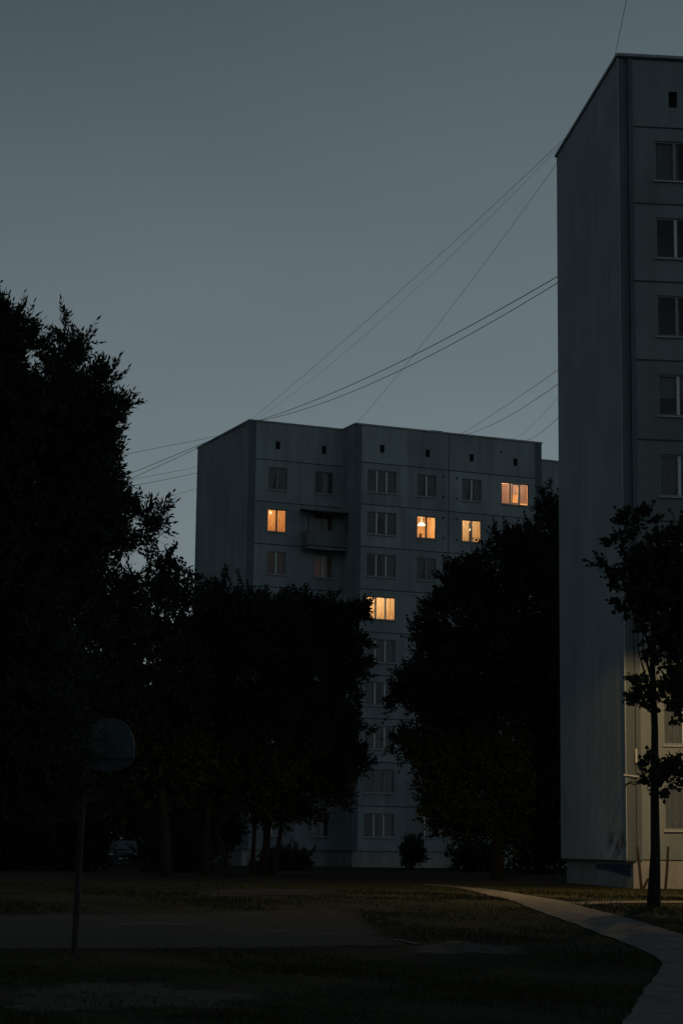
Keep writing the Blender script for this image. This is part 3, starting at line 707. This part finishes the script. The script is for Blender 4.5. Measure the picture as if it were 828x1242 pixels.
tx = ln_.nodes.new('ShaderNodeTexCoord'); sz = ln_.nodes.new('ShaderNodeSeparateXYZ'); ab = ln_.nodes.new('ShaderNodeMath'); ab.operation = 'ABSOLUTE'
rg_ = ln_.nodes.new('ShaderNodeMapRange'); rg_.inputs['From Min'].default_value = .15; rg_.inputs['From Max'].default_value = .85; rg_.inputs['To Min'].default_value = 1.; rg_.inputs['To Max'].default_value = 1.
ln_.links.new(tx.outputs['Normal'], sz.inputs[0]); ln_.links.new(sz.outputs['Z'], ab.inputs[0]); ln_.links.new(ab.outputs[0], rg_.inputs['Value']); ry_ = ln_.nodes.new('ShaderNodeMapRange'); ry_.inputs['From Min'].default_value = -.85; ry_.inputs['From Max'].default_value = -.6; ry_.inputs['To Min'].default_value = .25; ry_.inputs['To Max'].default_value = 1.
mm_ = ln_.nodes.new('ShaderNodeMath'); mm_.operation = 'MULTIPLY'; ln_.links.new(sz.outputs['Y'], ry_.inputs['Value']); ln_.links.new(ry_.outputs[0], mm_.inputs[0]); ln_.links.new(rg_.outputs[0], mm_.inputs[1])
ln_.links.new(mm_.outputs[0], em.inputs['Strength'])
sl_o = bpy.data.objects.new('street_light', sl); COL.objects.link(sl_o); sl_o.parent = lamp; sl_o.location = (0,0,8.12)

# ------------------------------------------------------------------ trees
def crown(lobes, n_twigs, seed, leaf_len, leaf_w, per_twig, twig_len, droop=0., shell=.5, upw=.35, gap=.0, spread=.62, clump=6, spray=9, spray_len=.9):
    """leaves set along short twigs that fill the lobes and the smaller clumps breaking out of them"""
    rg = np.random.default_rng(seed)
    C0 = np.array([l[0] for l in lobes], float); S0 = np.array([l[1] for l in lobes], float)
    cl, sl_ = [C0], [S0*.9]
    for _ in range(clump):
        d = rg.normal(size=C0.shape); d[:,2] = np.abs(d[:,2])*.9-.35; d /= np.linalg.norm(d,axis=1)[:,None]
        f = rg.uniform(.22,.42,(len(C0),1)); cl.append(C0+d*S0*rg.uniform(.72,1.,(len(C0),1))); sl_.append(S0*f*np.array([1,1,1.15]))
    C_ = np.concatenate(cl); S_ = np.concatenate(sl_)
    wgt = (S_[:,0]*S_[:,1]*S_[:,2])**(.72); wgt /= wgt.sum()
    nn = int(n_twigs*1.6); idx = rg.choice(len(C_), nn, p=wgt)
    d = rg.normal(size=(nn,3)); d /= np.linalg.norm(d, axis=1)[:,None]
    r = rg.random(nn)**shell
    bump = 1+.16*np.sin(d[:,0]*6+idx*1.3)*np.sin(d[:,2]*7+idx*2.1)+.12*np.sin(d[:,1]*9+idx)+rg.normal(0,.06,nn)
    p = C_[idx] + d*S_[idx]*(r*bump)[:,None]
    q = p*2.1
    noise = np.sin(q[:,0]*1.1+2*np.sin(q[:,2]*.9))+np.sin(q[:,2]*1.3+2*np.sin(q[:,1]*.8+1))+np.sin(q[:,1]*1.2+q[:,0]*.7)
    keep = (noise > -1.2+gap)
    p, idx = p[keep][:n_twigs], idx[keep][:n_twigs]; nn = len(p)
    out_ = (p-C_[idx])/S_[idx]; out_ /= np.linalg.norm(out_,axis=1)[:,None]+1e-6
    if spray:                                          # leafy shoots reaching out of the mass
        si = np.repeat(np.arange(len(C0)), spray); ns_ = len(si); sd = rg.normal(size=(ns_,3)); sd[:,2] = sd[:,2]*.8+.25; sd /= np.linalg.norm(sd,axis=1)[:,None]
        s_st = C0[si]+sd*S0[si]*rg.uniform(.7,.95,(ns_,1)); s_dir = sd+rg.normal(0,.3,(ns_,3))+np.array([0,0,upw*.8]); s_dir /= np.linalg.norm(s_dir,axis=1)[:,None]
        s_ln = spray_len*rg.uniform(.35,1.2,ns_)*np.clip(S0[si].mean(1)/1.2,.45,1.2); m_ = 9
        fr = np.tile(np.linspace(0,1,m_), ns_); w_ = (1-.75*fr)*.16*np.repeat(s_ln,m_)
        sp_ = np.repeat(s_st,m_,0)+np.repeat(s_dir,m_,0)*(fr*np.repeat(s_ln,m_))[:,None]+rg.normal(0,1,(ns_*m_,3))*w_[:,None]
        p = np.concatenate([p, sp_]); out_ = np.concatenate([out_, np.repeat(s_dir,m_,0)]); nn = len(p)
    td = out_*.7 + np.array([0,0,upw]) + rg.normal(0,.3,(nn,3)); td[:,2] -= droop; td /= np.linalg.norm(td,axis=1)[:,None]
    tl = twig_len*rg.uniform(.6,1.35,nn)
    s0 = np.cross(td, rg.normal(size=(nn,3))); s0 /= np.linalg.norm(s0,axis=1)[:,None]+1e-6
    n0 = np.cross(td, s0)
    allV = []
    st = np.zeros((nn,4,3)); wv = s0*.004; e_ = p+td*tl[:,None]; st[:,0] = p-wv; st[:,1] = p+wv; st[:,2] = e_+wv*.5; st[:,3] = e_-wv*.5; allV.append(st)
    for j in range(per_twig):
        f = .12+.88*(j//2+1)/((per_twig+1)//2)
        base = p + td*(tl*min(1,f))[:,None]
        tip = j == per_twig-1
        ld = td*(1. if tip else .75) + s0*(0 if tip else (spread if j%2 else -spread)) + rg.normal(0,.22,(nn,3)); ld /= np.linalg.norm(ld,axis=1)[:,None]
        nrm = s0*.6 + n0*rg.normal(0,.7,(nn,1)); nrm = np.cross(ld, np.cross(nrm, ld)); nrm /= np.linalg.norm(nrm,axis=1)[:,None]+1e-6
        ll = leaf_len*rg.uniform(.65,1.25,nn); lw = leaf_w*rg.uniform(.7,1.2,nn)
        V_ = np.zeros((nn,4,3)); V_[:,0] = base; V_[:,2] = base+ld*ll[:,None]
        mid = base+ld*(ll*.42)[:,None]; V_[:,1] = mid+nrm*(lw*.5)[:,None]; V_[:,3] = mid-nrm*(lw*.5)[:,None]
        allV.append(V_)
    return np.concatenate(allV)
def limbs(mb, base, top, lobes, r0, seed, nlimb=9):
    """tapered trunk and limbs reaching into the lobes"""
    rd_ = random.Random(seed); base, top = Vector(base), Vector(top); pts = []
    for i in range(7):
        t = i/6; pts.append(base.lerp(top, t)+Vector((rd_.uniform(-1,1),rd_.uniform(-1,1),0))*r0*.35*(0 if i == 0 else 1))
    mb.tube(pts, [r0*1.35 if i == 0 else r0*(1-.72*i/6) for i in range(7)], 10)
    for k, (c_, s_) in enumerate(lobes[:nlimb]):
        c_ = Vector(c_); h = max(.25, min(.92, (c_.z-base.z)/(top.z-base.z)-.22)); i = int(h*6); st = pts[i].lerp(pts[i+1], h*6-i)
        e = c_+Vector((rd_.uniform(-.3,.3)*s_[0],rd_.uniform(-.3,.3)*s_[1],.3*s_[2])); md = st.lerp(e,.5)+Vector((0,0,-.08*(e-st).length))
        rr = r0*(1-.72*h)*.6
        mb.tube([st, st.lerp(md,.5), md, md.lerp(e,.55)+Vector((rd_.uniform(-.1,.1),0,.1)), e], [rr,rr*.75,rr*.5,rr*.3,rr*.12], 7)
def px_lobes(L_px, Y, sc_y=.9):
    """lobe list from survey: (px, py, rx, ry[, depth offset]) at distance Y; each lobe is a solid ellipsoid with real depth"""
    o = []
    for l in L_px:
        dy = l[4] if len(l) > 4 else 0.
        c_ = at(l[0], l[1], Y+dy); k = (Y+dy)/F
        o.append(((c_.x,c_.y,c_.z), (l[2]*k, max(l[2],l[3])*k*sc_y, l[3]*k)))
    return o
def tree(name, label, cat, Y, base_px, trunk_top_px, r0, L_px, n_twigs, leaf, seed, m='leaf', group=None, extra_trunks=(), per=6, twig=.35, **kw):
    b = at(base_px, 1040, Y); bz = terrain(Y)
    root = empty(name, (b.x, Y, bz)); tag(root, label, cat, group)
    lobes = [((c_[0]-b.x, c_[1]-Y, c_[2]-bz), s_) for c_, s_ in px_lobes(L_px, Y)]
    mb = MB(); tp = at(*trunk_top_px, Y); tl_ = Vector((tp.x-b.x, .3, tp.z-bz))
    limbs(mb, (0,0,-.2), tl_, lobes, r0, seed)
    for (bx,tx,ty,r_) in extra_trunks:
        q = at(bx,1040,Y); t_ = at(tx,ty,Y+.4); limbs(mb, (q.x-b.x,.2,-.2), (t_.x-b.x,.5,t_.z-bz), lobes, r_, seed+3, 3)
    mb.build('trunk', M['bark'], root, smooth=True)
    V_ = crown(lobes, n_twigs, seed, leaf[0], leaf[1], per, twig, **kw)
    link('crown', quads_mesh('crown', V_, M[m], 4), root)
    return root

# big ash at the left edge, close to the camera
tree('ash_tree', 'tall dark ash tree with narrow leaflets filling the left edge', 'tree', 26., -70, (-40,470), .24, [
    (-139,560,180,180,1),(-79,469,80,80,0),(-7,434,24,50),(5,413,14,20),(-39,424,50,62,.5),(-7,509,58,68),(53,514,34,40,-.3),(86,441,5,34),(77,477,20,30),(31,427,8,14),
    (101,495,14,24),(117,471,4,8),(137,497,5,6),(95,531,30,34),(121,529,10,18),(123,562,9,18),(125,595,6,10),(41,570,78,75),(107,565,18,26),(91,610,40,40),(21,660,105,90),(107,650,26,28),(127,668,12,14),(147,662,8,9),(175,636,3,4),
    (132,618,7,9),(81,720,75,62,.6),(-69,740,160,140,.5),(21,800,110,100),(-49,900,130,95,.5),(36,885,52,50,-.6),(77,905,10,30,1.6),(83,948,14,24,1.8),(51,950,40,45,1.),(111,760,60,60,1.2),(-189,800,160,170,1.)],
    33000, (.098,.034), 11, per=9, twig=.26, upw=.42, shell=.55, spread=.75, clump=5, spray=11, spray_len=.5)
tree('maple_tree', 'small dark maple between the ash and the far block', 'tree', 76., 202, (196,760), .2, [
    (196,716,24,32),(204,690,12,14),(178,735,22,28),(190,790,42,50),(160,800,55,70,1.5),(215,830,40,60),(175,880,65,70),(205,930,40,60,1),(150,950,60,60,2),(214,735,22,30)],
    6500, (.15,.13), 12, per=5, twig=.36, gap=.4)
tree('lime_tree', 'broad dark tree with two trunks before the far block, left of centre', 'tree', 80., 249, (262,800), .2, [
    (252,737,24,26),(285,745,38,32),(262,780,55,60),(320,752,36,34),(300,810,60,62),(240,860,48,70),(290,890,65,60),(340,800,50,60,1),(245,940,42,48),(300,950,52,42),(235,790,26,50),(350,880,50,60,1)],
    11500, (.15,.12), 13, per=5, twig=.36, gap=.12, extra_trunks=((281,258,985,.15),))
tree('lime_tree', 'dark leaning many stemmed tree reaching towards the lit lower window', 'tree', 85., 318, (345,820), .19, [
    (350,750,32,28),(383,753,26,24),(402,768,26,28),(428,750,8,8),(355,790,55,50),(396,815,34,38),(428,806,9,9),(372,870,55,55),(410,878,22,26),(428,925,9,16),(392,930,34,40),(340,950,50,40),(375,970,36,24),(420,848,7,8),(412,962,12,20),(432,778,8,8),(440,742,4,5),(438,925,6,9),(438,812,5,6),(330,985,34,18),(400,900,26,34)],
    11500, (.15,.12), 14, per=5, twig=.36, gap=.12, spray=12, extra_trunks=((304,312,960,.13),(330,350,950,.14)))
tree('lime_tree', 'broad dark tree before the far block, right of centre', 'tree', 80., 603, (598,800), .24, [
    (604,694,36,40),(572,716,26,30),(632,674,26,34),(552,726,16,18),(530,742,13,15),(645,720,40,55),(592,775,60,52),(534,785,20,30),(514,828,22,28),(492,836,9,12),(552,850,46,52),(615,850,64,70),(660,820,36,84,1),(484,852,6,7),
    (514,912,22,22),(490,906,8,9),(568,930,52,48),(630,950,54,54),(532,965,22,26),(600,1000,54,22),(660,940,26,64),(548,702,5,6),(514,772,6,8),(535,915,34,40),(545,985,36,24),(640,1005,36,26),(560,870,50,50,1)],
    23500, (.15,.12), 15, per=5, twig=.36, gap=.08, spray=12)
tree('poplar_tree', 'slender dark tree rising highest beside the near block wall', 'tree', 88., 700, (694,720), .2, [
    (664,625,10,30),(676,640,16,42),(690,680,32,60),(668,690,22,50),(705,740,45,70),(690,820,50,80),(720,640,25,50),(690,920,50,80)],
    9000, (.14,.1), 16, per=5, twig=.4, upw=.7)
tree('young_tree', 'young leafy tree with a straight dark trunk before the near block', 'tree', 45., 791, (796,665), .125, [
    (752,662,8,24),(758,640,4,8),(742,690,10,10),(762,700,18,18),(783,648,7,22),(786,685,22,26),(800,715,28,28),(766,733,14,10),(778,768,18,14),(812,745,30,32),(832,700,30,38),(826,650,7,20),
    (840,775,34,32),(816,800,18,18),(783,840,5,12),(779,856,3,5),(816,845,12,28),(806,800,8,12),(838,850,18,28),(778,938,4,10),(812,935,10,15),(795,950,6,6),(834,930,14,16),(850,650,12,22)],
    1750, (.125,.11), 17, per=5, twig=.24, gap=.6, shell=.6, upw=.1, spray=4, spray_len=.42)
# the dark belt behind the court
belt = [(-40,870,75,118,'dense dark tree behind the hoop at the left edge'),(60,850,70,122,'dense dark tree behind the basketball backboard'),(232,905,50,112,'low dark tree closing the gap beside the maple'),
        (128,870,60,128,'dense dark tree behind the parked car'),(-150,860,80,120,'dense dark tree beyond the left edge of the court'),(960,800,120,130,'dense dark tree behind the near block')]
for i, (px, py, r_, Y, lb) in enumerate(belt):
    tree('dense_tree', lb, 'tree', float(Y), px, (px,860), .3, [(px,py-20,r_*.8,r_*.9),(px-r_*.5,py+50,r_*.6,r_*.7,1),(px+r_*.5,py+50,r_*.6,r_*.7,-1),(px,py+100,r_*1.0,r_*.55),(px-r_*.2,py-r_*.6,r_*.5,r_*.5)],
         6500, (.3,.26), 30+i, per=5, twig=.6, group='dark trees behind the court')
def bush(px, py, rx, ry, Y, label, seed, n_=1500):
    b = at(px, 1050, Y); root = empty('bush', (b.x,Y,ZG)); tag(root, label, 'bush', 'bushes in the dark undergrowth')
    lob = [((c_[0]-b.x,c_[1]-Y,c_[2]-ZG),s_) for c_,s_ in px_lobes([(px,py,rx,ry),(px-rx*.5,py+ry*.3,rx*.6,ry*.7),(px+rx*.5,py+ry*.25,rx*.6,ry*.75)],Y)]
    mb = MB()
    for k in range(5):
        c_ = lob[k%3][0]; mb.tube([(random.uniform(-.15,.15),random.uniform(-.1,.1),-.1),(c_[0]*.5,c_[1]*.5,c_[2]*.5),(c_[0]+random.uniform(-.3,.3),c_[1],c_[2]*1.2)], [.03,.022,.008], 5)
    mb.build('stem', M['bark'], root)
    V_ = crown(lob, n_, seed, .13, .1, 5, .3); V_[:,:,2] = np.maximum(V_[:,:,2], -.02)
    link('foliage', quads_mesh('foliage', V_, M['leaf_b'], 4), root)
bush(500,1032,9,16,110,'slim bush against the pale plinth of the far block',54,800)
bush(575,1040,30,18,104,'low dark bush left of the thick trunk',55)
bush(650,1030,42,34,96,'dark bush in the gap beside the near block',56,2500)
bush(212,1035,40,36,90,'dark bush hiding the road below the maple',57,3200)
bush(90,1022,32,46,90,'dark bush just left of the parked car',58,4200)
bush(30,1018,50,52,89,'tall dark bush at the left edge behind the court',59,5200)
bush(-50,1018,60,54,89,'tall dark bush outside the left edge behind the court',60,5000)
bush(345,1046,28,14,100,'low dark bush between the slanting trunks',61,1000)
bush(150,985,60,26,126,'dark shrub mass high behind the parked car',62,4500)
bush(140,1010,70,34,127,'dark shrub mass low behind the parked car',63,5500)

# ------------------------------------------------------------------ overhead wires
def wire(p, q, rad, sag, label):
    p, q = Vector(p), Vector(q); mb = MB(); pts = []
    for i in range(41):
        t = i/40; v = p.lerp(q, t); v.z -= sag*4*t*(1-t); pts.append(v - p)
    mb.tube(pts, rad, 5); o = mb.build('overhead_wire', M['wire'], None, p)
    tag(o, label, 'wire', 'overhead wires between the blocks')
def rbp(a, b, z): c_, s_ = math.cos(RTH), math.sin(RTH); return Vector((RA[0]+a*c_-b*s_, RA[1]+a*s_+b*c_, z))
def fbp(a, b, z): c_, s_ = math.cos(FTH), math.sin(FTH); return Vector((FA[0]+a*c_-b*s_, FA[1]+a*s_+b*c_, z))
top = 28.40
c1 = rbp(.05, .9, top+.02); e1 = at(761,-8,40.); e1b = c1+(e1-c1)*1.9
wire(c1, e1b, .007, .0, 'thin wire rising from the roof corner of the near block')
wire(rbp(0,7.6,top), fbp(-6.3,FD+.2,28.36), .008, .25, 'thin upper wire from the near roof to the far corner')
wire(rbp(0,8.2,top), fbp(-6.0,FD+.2,28.36), .005, .75, 'faint wire sagging just below the thin upper one')
wire(rbp(.1,9.9,28.2), fbp(.1,.1,28.36), .008, .35, 'thin steep wire crossing the pair of thick cables')
kq = fbp(-5.7,FD+.1,28.4)
wire(rbp(.05,10.,23.55), kq, .017, .5, 'upper of the two thick cables to the far block')
wire(rbp(.05,10.,23.3), kq+Vector((.1,0,-.03)), .015, .75, 'lower of the two thick cables to the far block')
wire(rbp(.1,10.,19.9), at(558,527,125.6), .009, .08, 'wire from the end wall to the middle of the far roof')
wire(rbp(.1,10.,19.35), at(562,527.5,126), .011, .3, 'thicker sagging wire to the middle of the far roof')
wire(rbp(.1,10.,18.9), at(590,531.,126.5), .005, .9, 'faint slack wire hanging above the far roof')
wire(rbp(.1,10.,18.05), at(632,536,127.5), .009, .2, 'short low wire to the right end of the far roof')
lv = fbp(-5.2,FD+4.6,28.5)
def onleft(y_at150, src, rad, sag, label):
    m_ = at(150, y_at150, 100.); d_ = m_-src; wire(src, src+d_*2.4, rad, sag, label)
onleft(549, lv+Vector((0,0,.1)), .011, .1, 'topmost wire running left from the far roof hatch')
onleft(573, fbp(-5.9,FD+1.2,28.4), .015, .2, 'thick cable running left from the far corner')
onleft(580, fbp(-6.,FD+1.6,28.35), .014, .2, 'second thick cable running left just below the first')
onleft(581, fbp(-6.42,FD+9.9,27.0), .009, .1, 'upper thin wire leaving the left end wall')
onleft(586.5, fbp(-6.42,FD+9.9,26.6), .013, .2, 'lower thick wire leaving the left end wall')
onleft(611, fbp(-6.42,FD+9.9,25.5), .009, .2, 'lowest wire leaving the left end wall')

# ------------------------------------------------------------------ output settings
vs = sc.view_settings; sc.display_settings.display_device = 'sRGB'
vs.view_transform = 'Standard'; vs.look = 'None'; vs.exposure = 0.; vs.gamma = 1.; vs.use_curve_mapping = False
sc.render.engine = 'CYCLES'
cy = sc.cycles; cy.max_bounces = 6; cy.transparent_max_bounces = 12; cy.use_denoising = True; cy.sample_clamp_indirect = 4.
